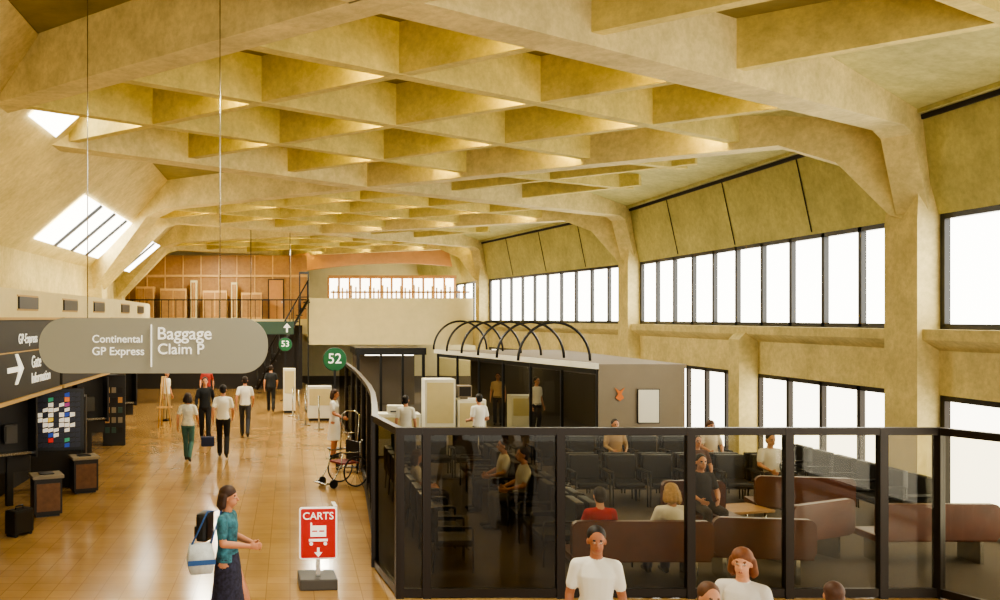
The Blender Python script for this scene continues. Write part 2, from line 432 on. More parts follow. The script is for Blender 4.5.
def binp(loc,rot,label):
    parts=[('body',MB().box((-.24,-.22,.04),(.24,.22,.66),signblk,.015)),
     ('panel',MB().box((-.2,-.235,.1),(.2,-.215,.58),M('bin_wood',(112,76,48),.5,noise=.3,scale=8)),'wood front panel'),
     ('lid',MB().box((-.27,-.25,.66),(.27,.25,.72),taupe,.015).box((-.12,-.12,.72),(.12,.12,.735),black)),
     ('base',MB().box((-.2,-.18,0),(.2,.18,.04),black))]
    return thing('litter_bin',label,'bin',loc,rot,parts,group='wood-fronted bins')
binp((-4.28,15.8,0),25,'dark square litter bin with wood front panel')
binp((-4.1,17.9,0),25,'dark square litter bin beside the stained glass display')
sp=[('body',MB().box((-.2,-.12,.04),(.2,.12,.42),vinyl,.04)),('handle',MB().tube([(-.08,0,.42),(-.07,0,.47),(.07,0,.47),(.08,0,.42)],.012,black)),('wheel',MB().cyl((-.15,-.1,.03),(-.15,.1,.03),.03,rubber)),('wheel',MB().cyl((.15,-.1,.03),(.15,.1,.03),.03,rubber))]
thing('suitcase','small black soft suitcase by the wall','suitcase',(-4.3,14.3,0),60,sp)

def display(loc,rot):
    fr=MB().box((-.55,-.06,.75),(.55,.06,2.02),black,.01)
    art=MB(); cols=[(200,40,40),(240,230,210),(40,70,160),(230,190,60),(30,30,40),(60,150,110),(220,120,60),(160,60,120)]
    ms=[M('artglass',c,.4,emit=.5) for c in cols]
    nx,nz=9,11
    for i in range(nx):
        for j in range(nz):
            x0=-.48+i*.96/nx; z0=.82+j*1.13/nz
            d=math.hypot(x0+.05,z0-1.35)
            m=ms[1] if .1<d<.34 and (i+j)%4 else ms[4] if (i*7+j*3)%3 else random.choice(ms)
            a=[(x0+.004,-.07,z0+.004),(x0+.96/nx-.004,-.07,z0+.004+random.uniform(0,.03)),(x0+.96/nx-.004,-.07,z0+1.13/nz-.004),(x0+.004,-.07,z0+1.13/nz-.004-random.uniform(0,.03))]
            art.prism(a,(0,-.006,0),m)
    thing('display_case','black display case with colourful stained glass poster','display case',loc,rot,[('frame',fr),('poster',art,'multicoloured abstract glass mosaic'),('pedestal',MB().box((-.5,-.05,0),(.5,.05,.75),dark))])
display((-4.75,18.3,0),12)
for y,x,hh,lab in ((20.3,-4.9,1.7,'tall dark display stand with small colourful items'),(24.6,-4.8,1.9,'dark flight information cabinet with screens')):
    bd=MB().box((-.3,-.3,0),(.3,.3,hh),signblk,.02)
    it=MB()
    for r in range(5):
        for c in range(3):
            it.box((-.24+c*.17,-.33,.35+r*.27),(-.12+c*.17,-.3,.5+r*.27),random.choice([orange,taupe,teal,wood2,dark,taupe]))
    thing('display_stand',lab,'display stand',(x,y,0),10,[('cabinet',bd),('merchandise',it,'rows of small colourful packets')])
def payphone(loc,rot):
    thing('telephone_booth','dark slim telephone booth with steel shelf','telephone',loc,rot,[('shell',MB().box((-.4,-.05,.6),(.4,0,2.0),signblk).box((-.4,-.4,.9),(-.36,0,2.0),signblk).box((.36,-.4,.9),(.4,0,2.0),signblk)),
     ('shelf',MB().box((-.36,-.3,.95),(.36,-.05,1.0),steel)),('telephone',MB().box((-.12,-.15,1.15),(.12,-.05,1.5),greyvin,.01).box((-.16,-.2,1.2),(-.11,-.12,1.48),black,.01)),('post',MB().box((-.06,-.1,0),(.06,0,.9),signblk))])
payphone((-5.0,22.3,0),30); payphone((-5.2,16.6,0),40); payphone((-5.0,26.4,0),30)
thing('easel','light wooden easel stand beside a shop','easel',(-4.0,28.5,0),20,[('leg',MB().cyl((-.2,-.15,0),(-.05,0,1.6),.025,wood2)),('leg',MB().cyl((.2,-.15,0),(.05,0,1.6),.025,wood2)),('leg',MB().cyl((0,.3,0),(0,0,1.6),.025,wood2)),('crossbar',MB().box((-.25,-.12,.6),(.25,-.06,.66),wood2))])
ls0=None
for x,y in ((-5.0,22),(-5.0,25.5),(-5.3,29),(-5.8,32.5)):
    if ls0 is None: ls0=thing('soffit_lamp','lit strip lamp beneath the shop soffit','ceiling lamp',(x,y,2.06),90,[('casing',MB().box((-.6,-.08,.02),(.6,.08,.06),white)),('tube',MB().cyl((-.55,0,0),(.55,0,0),.02,offw))],group='shop soffit lamps')
    else: dup(ls0,(x,y,2.06),90)

def gsign(x,y,n,r,zc):
    e=bpy.data.objects.new('gate_sign',None); e.location=(x,y,0); COL.objects.link(e); props(e,'round green gate number sign %s on black post'%n,'sign',group='gate number signs')
    child('post',MB().box((-.03,-.03,.03),(.03,.03,zc-r+.02),black),e); child('base',MB().cyl((0,0,0),(0,0,.03),.2,black,seg=20),e)
    child('disc',MB().cyl((0,-.03,zc),(0,.03,zc),r,green,seg=32),e,'green disc'); child('rim',MB().tube([(r*math.cos(a*math.pi/16),0,zc+r*math.sin(a*math.pi/16)) for a in range(32)],.015,teal,closed=True),e)
    text(n,r*1.15,wtext,e,(0,-.033,zc-r*.33),align='c')
gsign(1.18,23.7,'52',.3,2.36); gsign(-.2,37.5,'53',.27,2.35)

e=bpy.data.objects.new('direction_sign',None); e.location=(-.9,34.5,2.82); COL.objects.link(e); props(e,'dark teal overhead sign with white up arrow','sign')
child('panel',MB().box((-.75,-.04,0),(1.05,.04,.5),teal,.01),e)
child('arrow',MB().prism([(.75,-.045,.08),(.82,-.045,.08),(.82,-.045,.26),(.93,-.045,.26),(.785,-.045,.43),(.64,-.045,.26),(.75,-.045,.26)],(0,-.01,0),wtext),e)
child('hanger',MB().cyl((-.6,0,.5),(-.6,0,4),.015,black,seg=6),e); child('hanger',MB().cyl((.9,0,.5),(.9,0,4),.015,black,seg=6),e)

def partition(p0,p1,h,label,gl=glass,rail=.045):
    a=Vector(p0); b_=Vector(p1); d=b_-a; L=d.length; ang=math.degrees(math.atan2(d.y,d.x))
    parts=[('glass_pane',MB().box((.04,-.008,.1),(L-.04,.008,h-.08),gl),'clear glass pane'),
      ('top_rail',MB().box((0,-rail,h-.09),(L,rail,h),dbrown)),
      ('bottom_rail',MB().box((0,-.035,.02),(L,.035,.12),dbrown)),
      ('post',MB().box((-.05,-.05,0),(.05,.05,h),dbrown))]
    return thing('glass_partition',label,'partition',(a.x,a.y,0),ang,parts,group='lounge glass partitions')
xs=[1.35,1.68,3.33,4.93,6.14,7.3,8.0]
lab='clear glass panel in dark bronze frame enclosing the lounge'
for a,b_ in zip(xs,xs[1:]): partition((a,11.1),(b_,11.1),2.1,lab,glassd if b_<3.4 else glass)
partition((8.0,11.1),(8.35,10.3),2.1,lab); partition((8.35,10.3),(9.1,9.2),2.1,lab)
pp=[(1.35,11.1),(1.18,12.5),(1.35,14.4),(1.5,16.3),(1.6,18.2),(1.65,20.2),(1.7,22.4),(1.72,24.6),(1.7,27),(1.65,30)]
for a,b_ in zip(pp,pp[1:]): partition(a,b_,2.1,'smoked glass panel in dark frame lining the concourse',glassd)

def chairparts():
    ps=[('seat',MB().box((-.27,-.27,.36),(.27,.25,.45),vinyl,.03)),
    ('backrest',MB().box((-.27,.2,.42),(.27,.32,.9),vinyl,.035))]
    for sx in (-1,1):
        ps.append(('armrest',MB().tube([(sx*.31,-.26,0.02),(sx*.31,-.26,.62),(sx*.31,.24,.62),(sx*.31,.28,.02)],.014,dsteel).box((sx*.31-.025,-.24,.62),(sx*.31+.025,.22,.65),vinyl)))
    ps.append(('frame',MB().cyl((-.31,-.2,.34),(.31,-.2,.34),.014,dsteel).cyl((-.31,.2,.34),(.31,.2,.34),.014,dsteel)))
    return ps
ch0=None
def chair(x,y,rot):
    global ch0
    if ch0 is None: ch0=thing('lounge_chair','black vinyl lounge chair on dark metal frame','chair',(x,y,0),rot,chairparts(),group='black lounge chairs')
    else: dup(ch0,(x,y,0),rot)
for i in range(9): chair(2.2,12.4+i*.68,90)
for i in range(9): chair(3.75,12.7+i*.68,-90)
for i in range(9): chair(4.45,12.7+i*.68,90)
for i in range(6): chair(5.6+i*.68,19.2,0)
for i in range(6): chair(5.6+i*.68,19.95,180)
for i in range(6): chair(5.5+i*.68,16.6,0)
for i in range(6): chair(5.5+i*.68,17.35,180)
for i in range(4): chair(2.5+i*.68,19.6,0)
for i in range(6): chair(10.0,14.6+i*.68,-90)
def bench(x,y,rot,wd,label):
    h=wd/2
    bk=MB(); bk.prism([(px,.25,pz+.62) for px,pz in rounded(wd,.5,.1,5)],(0,.09,0),leather)
    thing('lounge_bench',label,'bench',(x,y,0),rot,[('backrest',bk,'reddish brown padded back'),('seat',MB().box((-h,-.28,.33),(h,.28,.43),leather,.03)),
     ('leg',MB().box((-h+.15,-.22,0),(-h+.2,.22,.33),steel)),('leg',MB().box((h-.2,-.22,0),(h-.15,.22,.33),steel))],group='brown lounge benches')
bench(4.48,11.75,180,1.8,'reddish brown leather bench behind the glass')
bench(6.15,11.9,172,1.25,'reddish brown leather bench behind the glass')
bench(7.35,12.9,205,1.3,'reddish brown leather bench angled beside a column')
bench(9.0,12.8,180,1.7,'reddish brown leather bench by the window wall')
bench(6.4,14.0,0,1.0,'reddish brown leather bench facing the concourse')
bench(8.4,14.9,170,1.5,'reddish brown leather bench near the lower windows')
thing('side_table','low wood side table between benches','table',(7.2,14.4,0),15,[('top',MB().box((-.4,-.3,.38),(.4,.3,.42),wood,.01)),('leg',MB().cyl((-.3,-.2,0),(-.3,-.2,.38),.02,steel)),('leg',MB().cyl((.3,-.2,0),(.3,-.2,.38),.02,steel)),('leg',MB().cyl((-.3,.2,0),(-.3,.2,.38),.02,steel)),('leg',MB().cyl((.3,.2,0),(.3,.2,.38),.02,steel))])

def cabinet(x0,x1,y,z,label):
    w_=x1-x0
    thing('gate_counter',label,'counter',((x0+x1)/2,y,0),0,[('body',MB().box((-w_/2,-.3,.08),(w_/2,.3,z),white,.015)),('plinth',MB().box((-w_/2+.04,-.26,0),(w_/2-.04,.26,.08),black)),('panel',MB().box((-w_/2+.05,-.312,z*.45),(w_/2-.05,-.3,z-.08),wallm),'cream inset panel')],group='gate counter units')
cabinet(3.3,4.05,22.3,1.95,'tall white gate counter cabinet'); cabinet(4.1,4.8,22.3,1.45,'lower white gate counter cabinet'); cabinet(2.0,3.2,22.3,1.1,'low white gate counter')
thing('monitor','beige computer monitor on the gate counter','monitor',(4.3,22.25,1.45),0,[('screen_housing',MB().box((-.17,-.15,.05),(.17,.15,.34),taupe,.02)),('stand',MB().box((-.08,-.08,0),(.08,.08,.05),taupe)),('screen',MB().box((-.14,-.158,.08),(.14,-.15,.31),dark))])
thing('printer','white ticket printer on the gate counter','printer',(2.6,22.2,1.1),0,[('body',MB().box((-.2,-.15,0),(.2,.15,.2),white,.02)),('paper_tray',MB().box((-.14,-.2,.05),(.14,-.15,.08),greyvin))])
cabinet(-.25,.2,33,1.6,'narrow white podium beside the gate line')
cabinet(.6,1.4,30.5,1.15,'low white check-in podium')
cabinet(6.7,7.5,27.5,1.1,'white counter inside the gate booth')
st0=None
for i,(x,y) in enumerate([(.5,29),(.3,30.4),(.9,28),(.1,31.6),(.6,32.8)]):
    if st0 is None: st0=thing('stanchion','slim chrome queue post with round base','stanchion',(x,y,0),0,[('pole',MB().cyl((0,0,.02),(0,0,.98),.025,steel)),('base',MB().cyl((0,0,0),(0,0,.03),.16,steel,seg=20)),('cap',MB().ell((0,0,1.0),(.035,.035,.03),steel))],group='queue posts')
    else: dup(st0,(x,y,0),0)

k=MB(); k.prism([(5.2,32,2.22),(7.55,22,2.22),(9.7,22,2.22),(9.7,32,2.22)],(0,0,.1),taupe)
k.prism([(5.12,32,2.2),(7.47,22,2.2),(7.55,22,2.2),(5.2,32,2.2)],(0,0,.14),white)
walls=MB().box((7.55,22,0),(9.65,22.15,2.22),taupe).box((9.55,22.15,0),(9.65,32,2.22),dwall).box((6.4,31.8,0),(9.6,31.95,2.22),dwall)
fr=MB()
for i in range(7):
    t=i/6; x=5.25+(7.55-5.25)*t; y=31.9+(22.1-31.9)*t; fr.box((x-.035,y-.04,0),(x+.035,y+.04,2.2),black)
fr.prism([(5.22,32,2.08),(7.5,22.1,2.08),(7.56,22.1,2.08),(5.28,32,2.08)],(0,0,.11),black)
gl=MB(); gl.prism([(5.25,31.9,.1),(7.53,22.1,.1),(7.54,22.1,.1),(5.26,31.9,.1)],(0,0,1.95),glass)
li=MB()
for yy in (23.5,25,26.5,28,29.5,31): li.box((7.3,yy-.1,2.19),(9.2,yy+.1,2.215),offw)
thing('gate_booth','taupe gate entry booth with white roof edge','booth',(0,0,0),0,[('roof',k),('wall',walls),('frame',fr,'black mullions'),('glass',gl),('ceiling_light',li)])
for i in range(6):
    t=i/5; y=31.2+(23-31.2)*t
    xc=5.9+(6.75-5.9)*t
    pts=[(xc+math.cos(a)*.92,y,2.36+.98*math.sin(a)) for a in [math.pi*j/20 for j in range(21)]]
    single('canopy_hoop',MB().tube(pts,.035,black),'thin black metal arch over the gate booth','hoop',group='canopy hoops')
thing('wall_emblem','small orange winged emblem on taupe wall','emblem',(8.05,21.98,1.6),0,[('emblem',MB().prism([(-.12,0,.15),(-.04,0,.0),(-.1,0,-.1),(0,0,-.18),(.1,0,-.1),(.04,0,0),(.12,0,.15),(0,0,.06)],(0,-.02,0),M('emblem_orange',(214,120,50),.5)))])
thing('wall_poster','white framed notice on taupe wall','poster',(8.75,21.98,1.3),0,[('frame',MB().box((-.27,-.02,-.42),(.27,.01,.42),black)),('paper',MB().box((-.25,-.03,-.4),(.25,-.02,.4),white))])
thing('gate_booth','dark gate booth with black fascia and posts','booth',(0,0,0),0,[('roof',MB().box((2.4,33,2.1),(5.0,36,2.35),black)),('wall',MB().box((2.5,35.8,0),(4.95,35.95,2.1),dwall)),('frame',MB().box((2.45,33,0),(2.55,33.1,2.1),black).box((3.3,33,0),(3.38,33.1,2.1),black).box((4.1,33,0),(4.18,33.1,2.1),black).box((4.85,33,0),(4.95,33.1,2.1),black)),('ceiling_light',MB().box((2.8,33.5,2.05),(4.6,33.7,2.1),offw))])
w=MB().box((.85,42,2.2),(8.55,42.25,4.38),wallm).box((.85,42.25,2.2),(8.0,53.6,2.5),wallm)
single('wall_mezzanine',w,'cream parapet of the upper level','wall',kind='structure')
wn[0]+=1; mb=MB().box((1.9,44.5,4.2),(8.2,44.55,5.45),daylow)
for i in range(13): mb.box((1.9+i*.52-.05,44.4,4.2),(1.9+i*.52+.05,44.6,5.45),orange)
mb.box((1.9,44.35,5.4),(8.2,44.7,5.55),orange)
single('window_%d'%wn[0],mb,'row of small windows with orange mullions','window',kind='structure')
rb=MB()
for i in range(30):
    x=2.0+i*.21; rb.box((x,42.1,4.38),(x+.07,42.16,4.75+.28*((i*5)%7)/7),wood2)
rb.box((1.9,42.08,4.62),(8.4,42.18,4.7),wood)
thing('balustrade','row of light wood balusters on the parapet','railing',(0,0,0),0,[('balusters',rb)])
pts=[]
n=16
for i in range(n+1):
    t=i/n; x=-.6+9*t; z=5.65+.6*math.sin(math.pi*(.25+.75*(1-t))) ; pts.append((x,z))
mb=MB(); mb.prism([(x,46,z) for x,z in pts]+[(x,46,z+.9) for x,z in pts[::-1]],(0,.3,0),orange)
single('ceiling_arch',mb,'curved orange-lit beam over the upper level','beam')
wb=MB().box((-9.5,45.2,3.4),(.85,45.4,6.6),wood)
for i in range(11): wb.box((-9+i*.9,45.15,3.4),(-8.94+i*.9,45.2,6.6),wood2)
wb.box((-9.5,45.13,5.5),(.85,45.2,5.62),wood2)
single('wall_back',wb,'wood panelled upper office wall','wall',kind='structure')
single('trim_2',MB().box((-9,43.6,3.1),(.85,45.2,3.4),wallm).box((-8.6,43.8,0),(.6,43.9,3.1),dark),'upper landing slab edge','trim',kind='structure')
for i,(x,wd,zz,m) in enumerate([(-7.6,.9,5.0,wood2),(-6.4,1.3,4.9,wood2),(-4.9,.3,5.3,wallm),(-4.3,1.2,4.8,wood2),(-2.9,.3,5.2,wallm),(-2.4,1.0,4.7,wood2)]):
    single('wood_cabinet',MB().box((x,44.3,3.4),(x+wd,44.9,zz),m,.01).box((x+.05,44.28,3.5),(x+wd*.48,44.3,zz-.1),wood).box((x+wd*.52,44.28,3.5),(x+wd-.05,44.3,zz-.1),wood),'light wood cabinet on the upper level','cabinet',group='upper level cabinets')
single('door_1',MB().box((-1.1,45.1,3.4),(-.3,45.13,5.4),dark).box((-1.05,45.05,3.4),(-.35,45.1,5.35),orange).box((-.42,45.0,4.2),(-.38,45.05,4.3),steel),'orange wood door','door',kind='structure')
rl=MB()
for x in [-8+.35*i for i in range(25)]: rl.box((x,43.65,3.4),(x+.03,43.68,4.3),black)
rl.box((-8,43.63,4.3),(.8,43.7,4.36),black)
thing('guard_railing','black metal railing along the upper landing','railing',(0,0,0),0,[('bars',rl)])
stp=MB(); rs=MB()
for i in range(14): stp.box((-1.6+i*.17,41.0,.25+i*.3),(-1.3+i*.17,41.9,.3+i*.3),dark)
for y in (41.0,41.9):
    rs.tube([(-1.5,y,.2),(.85,y,4.3)],.06,black); rs.tube([(-1.5,y,1.1),(.85,y,5.2)],.035,black)
    for i in range(8): rs.tube([(-1.5+i*.33,y,.2+i*.58),(-1.5+i*.33,y,1.1+i*.58)],.02,black)
for x in (.45,.85): rs.box((x-.03,41.9,0),(x+.03,41.96,5.6),black)
rs.box((.45,41.9,5.5),(.85,41.95,5.6),black).box((.45,41.9,4.4),(.85,41.95,4.45),black)
thing('staircase','dark open staircase with black railings','staircase',(0,0,0),0,[('steps',stp),('railing',rs)])
single('shop_canopy',MB().box((-6.5,36,2.35),(-1.2,37,3.0),signblk).box((-6.5,35.95,2.35),(-1.2,36,2.42),offw),'long dark shop canopy with a lit edge','canopy')

ht=[('frame',MB().tube([(-.2,0,.15),(-.2,.25,1.25),(-.1,.28,1.33),(.1,.28,1.33),(.2,.25,1.25),(.2,0,.15)],.016,steel).tube([(-.2,.08,.5),(.2,.08,.5)],.012,steel).tube([(-.2,.16,.85),(.2,.16,.85)],.012,steel)),
 ('toe_plate',MB().box((-.22,-.25,.1),(.22,.02,.12),steel)),('wheel',MB().cyl((-.26,.04,.12),(-.22,.04,.12),.12,rubber,seg=20)),('wheel',MB().cyl((.22,.04,.12),(.26,.04,.12),.12,rubber,seg=20))]
thing('hand_truck','chrome upright luggage hand truck by the partition','luggage cart',(1.3,20.3,0),-20,ht)
def wheel(mb,x,y,r,spokes=12):
    mb.tube([(x,y+r*math.cos(a*math.pi/14),r+r*math.sin(a*math.pi/14)+.016) for a in range(28)],.016,rubber,closed=True)
    for i in range(spokes):
        a=2*math.pi*i/spokes; mb.tube([(x,y,r),(x,y+r*math.cos(a),r+r*math.sin(a))],.003,steel,seg=4)
    mb.cyl((x-.03,y,r),(x+.03,y,r),.025,steel)
    return mb
wc=[('wheel',wheel(MB(),-.3,.1,.3)),('wheel',wheel(MB(),.3,.1,.3)),('caster',MB().cyl((-.24,-.4,.09),(-.2,-.4,.09),.09,rubber)),('caster',MB().cyl((.2,-.4,.09),(.24,-.4,.09),.09,rubber)),
 ('seat',MB().box((-.24,-.22,.46),(.24,.2,.5),M('seat_red',(120,40,34),.6),.01)),('backrest',MB().box((-.24,.2,.5),(.24,.23,.9),vinyl,.01)),
 ('frame',MB().tube([(-.25,.3,.95),(-.25,.22,.9),(-.25,.22,.3)],.013,steel).tube([(.25,.3,.95),(.25,.22,.9),(.25,.22,.3)],.013,steel).tube([(-.25,.22,.7),(-.25,-.2,.7),(-.22,-.22,.45),(-.22,-.4,.15),(-.2,-.55,.1)],.012,steel).tube([(.25,.22,.7),(.25,-.2,.7),(.22,-.22,.45),(.22,-.4,.15),(.2,-.55,.1)],.012,steel)),
 ('footrest',MB().box((-.22,-.62,.08),(-.04,-.5,.1),steel).box((.04,-.62,.08),(.22,-.5,.1),steel))]
thing('wheelchair','folding chrome wheelchair parked by the glass partition','wheelchair',(1.12,18.6,0),-60,wc)

# ---------------- people
MC={}
def cm(c,nm='cloth',rough=.8,noise=0,scale=8):
    key=(c,nm,noise)
    if key not in MC: MC[key]=M(nm,c,rough,noise=noise,scale=scale)
    return MC[key]
def remesh(mb,vox,name,sm=3):
    me=mb.mesh(name); bv=BVHTree.FromPolygons([v.co.copy() for v in me.vertices],[tuple(p.vertices) for p in me.polygons])
    pm=[p.material_index for p in me.polygons]
    o=bpy.data.objects.new('tmp',me); COL.objects.link(o)
    r=o.modifiers.new('r','REMESH'); r.mode='VOXEL'; r.voxel_size=vox; r.use_smooth_shade=True
    s=o.modifiers.new('s','SMOOTH'); s.factor=.5; s.iterations=sm
    dg=bpy.context.evaluated_depsgraph_get(); nm=bpy.data.meshes.new_from_object(o.evaluated_get(dg))
    bpy.data.objects.remove(o); nm.materials.clear()
    for m in mb.mats: nm.materials.append(m)
    for p in nm.polygons:
        loc,nn,idx,d=bv.find_nearest(p.center); p.material_index=pm[idx]; p.use_smooth=True
    return nm
STAND=dict(pel=(0,0,.95),neck=(0,.01,1.46),head=(0,-.02,1.62),shL=(.165,.01,1.39),shR=(-.165,.01,1.39),elL=(.225,.04,1.12),elR=(-.225,.04,1.12),wrL=(.24,-.05,.88),wrR=(-.24,-.05,.88),
 hiL=(.09,0,.9),hiR=(-.09,0,.9),knL=(.1,-.02,.5),knR=(-.1,-.02,.5),anL=(.1,.03,.09),anR=(-.1,.03,.09))
WALK=dict(STAND); WALK.update(knL=(.09,-.17,.52),anL=(.09,-.26,.1),knR=(-.09,.0,.5),anR=(-.09,.3,.17),elL=(.23,.12,1.15),wrL=(.24,.12,.9),elR=(-.23,-.03,1.14),wrR=(-.22,-.22,.95))
SIT=dict(pel=(0,.02,.55),neck=(0,.1,1.03),head=(0,.05,1.19),shL=(.165,.09,.97),shR=(-.165,.09,.97),elL=(.23,.02,.73),elR=(-.23,.02,.73),wrL=(.14,-.2,.66),wrR=(-.14,-.2,.66),
 hiL=(.09,0,.53),hiR=(-.09,0,.53),knL=(.12,-.42,.52),knR=(-.12,-.42,.52),anL=(.12,-.42,.1),anR=(-.12,-.42,.1))
def hand(mb,wr,el,sk,side):
    wr=Vector(wr); d=(wr-Vector(el)).normalized()
    s=d.cross(Vector((1,0,0))) ; s=(s if s.length>.2 else d.cross(Vector((0,1,0)))).normalized(); n=d.cross(s).normalized()
    if n.x*side>0: n=-n
    if s.y>0: s=-s
    c=wr+d*.05
    R=Matrix((s,n,d)).transposed()
    mb.ell(c,(.04,.018,.055),sk,R)
    for i,(o,L) in enumerate(((-.03,.058),(-.01,.07),(.011,.076),(.031,.068))):
        b0=c+d*.035+s*o; b1=b0+(d*.9+n*.35).normalized()*L*.55; b2=b1+(d*.5+n*.85).normalized()*L*.5
        mb.rcone(b0,b1,.0105,.0095,sk); mb.rcone(b1,b2,.0095,.0085,sk)
    t0=c-d*.015+s*.03
    t1=t0+(s*.7+d*.6+n*.3).normalized()*.04; t2=t1+(d*.9+n*.4).normalized()*.028
    mb.rcone(t0,t1,.013,.011,sk); mb.rcone(t1,t2,.011,.0095,sk)
def person(label,x,y,rot,H=1.7,J=STAND,ov={},shirt=(240,240,235),pants=(30,30,40),skin=(196,140,108),shoe=(25,22,20),hair=(40,26,18),sleeve='short',bottom='pants',hairlen=0,vox=.012,hy=0,hp=0,fem=False,z0=0,pattern=None,hem=.45,fat=1.0):
    J=dict(J); J.update(ov); V={k_:Vector(v) for k_,v in J.items()}
    SK=cm(skin,'skin',.55); SH=cm(shirt,'shirt_cloth',.85,noise=pattern or 0,scale=14); PA=cm(pants,'trouser_cloth',.85,noise=(pattern or 0),scale=22); SO=cm(shoe,'shoe_leather',.5)
    mb=MB()
    up=(V['neck']-V['pel']); ax=(V['shL']-V['shR']).normalized(); hx=(V['hiL']-V['hiR']).normalized()
    fwd=ax.cross(up.normalized()).normalized()
    if fwd.y>0: fwd=-fwd
    def ring(t,rx,ry):
        c=V['pel']+up*t; a=hx.lerp(ax,max(0,min(1,t))).normalized(); f=up.normalized().cross(a).normalized()
        return [c+a*rx*math.cos(q)+f*ry*math.sin(q) for q in [2*math.pi*i/18 for i in range(18)]]
    hw=.16 if not fem else .17
    f_=fat
    mb.loft([ring(-.18,.1*f_,.09*f_),ring(-.1,.15*f_,.112*f_),ring(.02,hw*f_,.12*f_)],PA if bottom!='dress' else SH)
    wst=.128 if fem else .142
    mb.loft([ring(-.04,(hw+.004)*f_,.124*f_),ring(.1,(hw-.006)*f_,.115*f_),ring(.32,wst*f_,.105*f_),ring(.5,(wst+.012)*f_,.112*f_),ring(.7,.162*f_,.12*f_),ring(.82,.165,.105),ring(.9,.15,.085),ring(.96,.1,.068),ring(1.0,.06,.055)],SH)
    if fem:
        for sx in (-1,1): mb.ell(V['pel']+up*.66+ax*sx*.065+fwd*.055,(.07,.05,.065),SH)
    nb=V['neck']-up*.04
    mb.rcone(nb,V['head']+(V['neck']-V['head'])*.3,.054,.052,SK)
    for sd,s_ in (('L',1),('R',-1)):
        sh,el,wr=V['sh'+sd],V['el'+sd],V['wr'+sd]
        mb.rcone(V['neck']-up*.07,sh+up.normalized()*.005,.052,.055,SH)
        mid_=sh.lerp(el,.66)
        mb.rcone(sh,mid_,.06,.056,SH); mb.rcone(mid_,el,.042 if sleeve=='short' else .054,.04,SK if sleeve=='short' else SH)
        w_=SK if sleeve=='short' else SH
        mb.rcone(el,wr.lerp(el,.6),.041,.04,w_); mb.rcone(wr.lerp(el,.6),wr,.039,.026,w_)
        hand(mb,wr,el,SK,s_)
        hi,kn,an=V['hi'+sd],V['kn'+sd],V['an'+sd]
        lm=PA if bottom=='pants' else SK
        ex=.012 if bottom=='pants' else 0
        mb.rcone(hi,kn,.088+ex*.3,.056+ex,lm)
        cf=kn.lerp(an,.35); cf=cf+(Vector((0,.015,0)))
        mb.rcone(kn,cf,.055+ex,.054+ex,lm); mb.rcone(cf,an,.052+ex,.038+ex*2,lm)
        ft=an+Vector((0,-.16,-.05)); hl=an+Vector((0,.04,-.045))
        if an.z>.14: ft=an+Vector((0,-.13,-.11)); hl=an+Vector((0,.03,-.02))
        mb.rcone(hl,ft,.042,.036,SO)
    if bottom in('skirt','dress'):
        c0=V['pel']
        rings=[]
        for t,rr in ((.06,.15),(-.1,.18),(-hem*.6,.2),(-hem,.235)):
            rings.append([Vector((c0.x+rr*math.cos(q),c0.y+rr*.8*math.sin(q),c0.z+t)) for q in [2*math.pi*i/20 for i in range(20)]])
        mb.loft(rings,PA if bottom=='skirt' else SH)
    RH=Matrix.Rotation(math.radians(hy),3,'Z')@Matrix.Rotation(math.radians(hp),3,'X')
    hc=V['head']
    def hq(v): return hc+RH@Vector(v)
    EY=cm((40,28,22),'eye',.3); LP_=cm((160,88,76),'lip',.5); WH=cm((200,180,164),'eye_white',.4); HM=cm(hair,'hair',.6,noise=.3,scale=30)
    mb.ell(hq((0,.012,.025)),(.074,.093,.092),SK,RH,3); mb.ell(hq((0,-.02,-.045)),(.056,.066,.07),SK,RH,3)
    mb.rcone(hq((0,-.084,.008)),hq((0,-.104,-.026)),.009,.014,SK)
    for sx in (-1,1):
        mb.ell(hq((sx*.075,.012,-.01)),(.012,.02,.03),SK,RH)
        mb.ell(hq((sx*.03,-.072,.004)),(.015,.011,.006),WH,RH); mb.ell(hq((sx*.03,-.076,.004)),(.007,.008,.007),EY,RH)
        mb.ell(hq((sx*.031,-.075,.026)),(.019,.01,.0045),HM,RH)
    mb.ell(hq((0,-.078,-.062)),(.022,.012,.008),LP_,RH)
    me=remesh(mb,vox,'person')
    o=bpy.data.objects.new('person',me)
    s=H/1.735
    o.scale=(s,s,s); o.location=(x,y,z0); o.rotation_euler=(0,0,math.radians(rot)); COL.objects.link(o); props(o,label,'person')
    hb=MB()
    hb.ell(hq((0,.03,.045)),(.084,.094,.088),HM,RH,3)
    hb.ell(hq((0,.055,-.015)),(.077,.06,.075),HM,RH,3)
    if hairlen>0:
        hb.ell(hq((0,.02,.055)),(.088,.096,.082),HM,RH,3)
        for a in range(7):
            q=math.radians(-5+a*31.6)
            px,py=.076*math.cos(q),.035+.06*math.sin(q)
            wv=.012*math.sin(a*2.3)
            hb.rcone(hq((px,py,.02)),hq((px*1.2,py+.015,-.06-hairlen*.5)),.034,.034,HM); hb.rcone(hq((px*1.2,py+.015,-.06-hairlen*.5)),hq((px*1.1+wv,py+.01,-.06-hairlen+wv)),.034,.022,HM)
    hm=remesh(hb,max(vox,.009),'hair',1)
    h=bpy.data.objects.new('hair',hm); h.parent=o; COL.objects.link(h)
    return o
near=.0075
person('woman in teal print shirt and dark patterned skirt walking',-.66,9.55,75,1.66,WALK,dict(elR=(-.22,-.02,1.15),wrR=(-.1,-.27,1.12),elL=(.22,.0,1.15),wrL=(.1,-.27,1.1)),shirt=(58,112,128),pants=(48,48,72),skin=(196,136,104),hair=(58,34,22),hairlen=.05,bottom='skirt',hem=.5,fem=True,vox=near,pattern=.75)
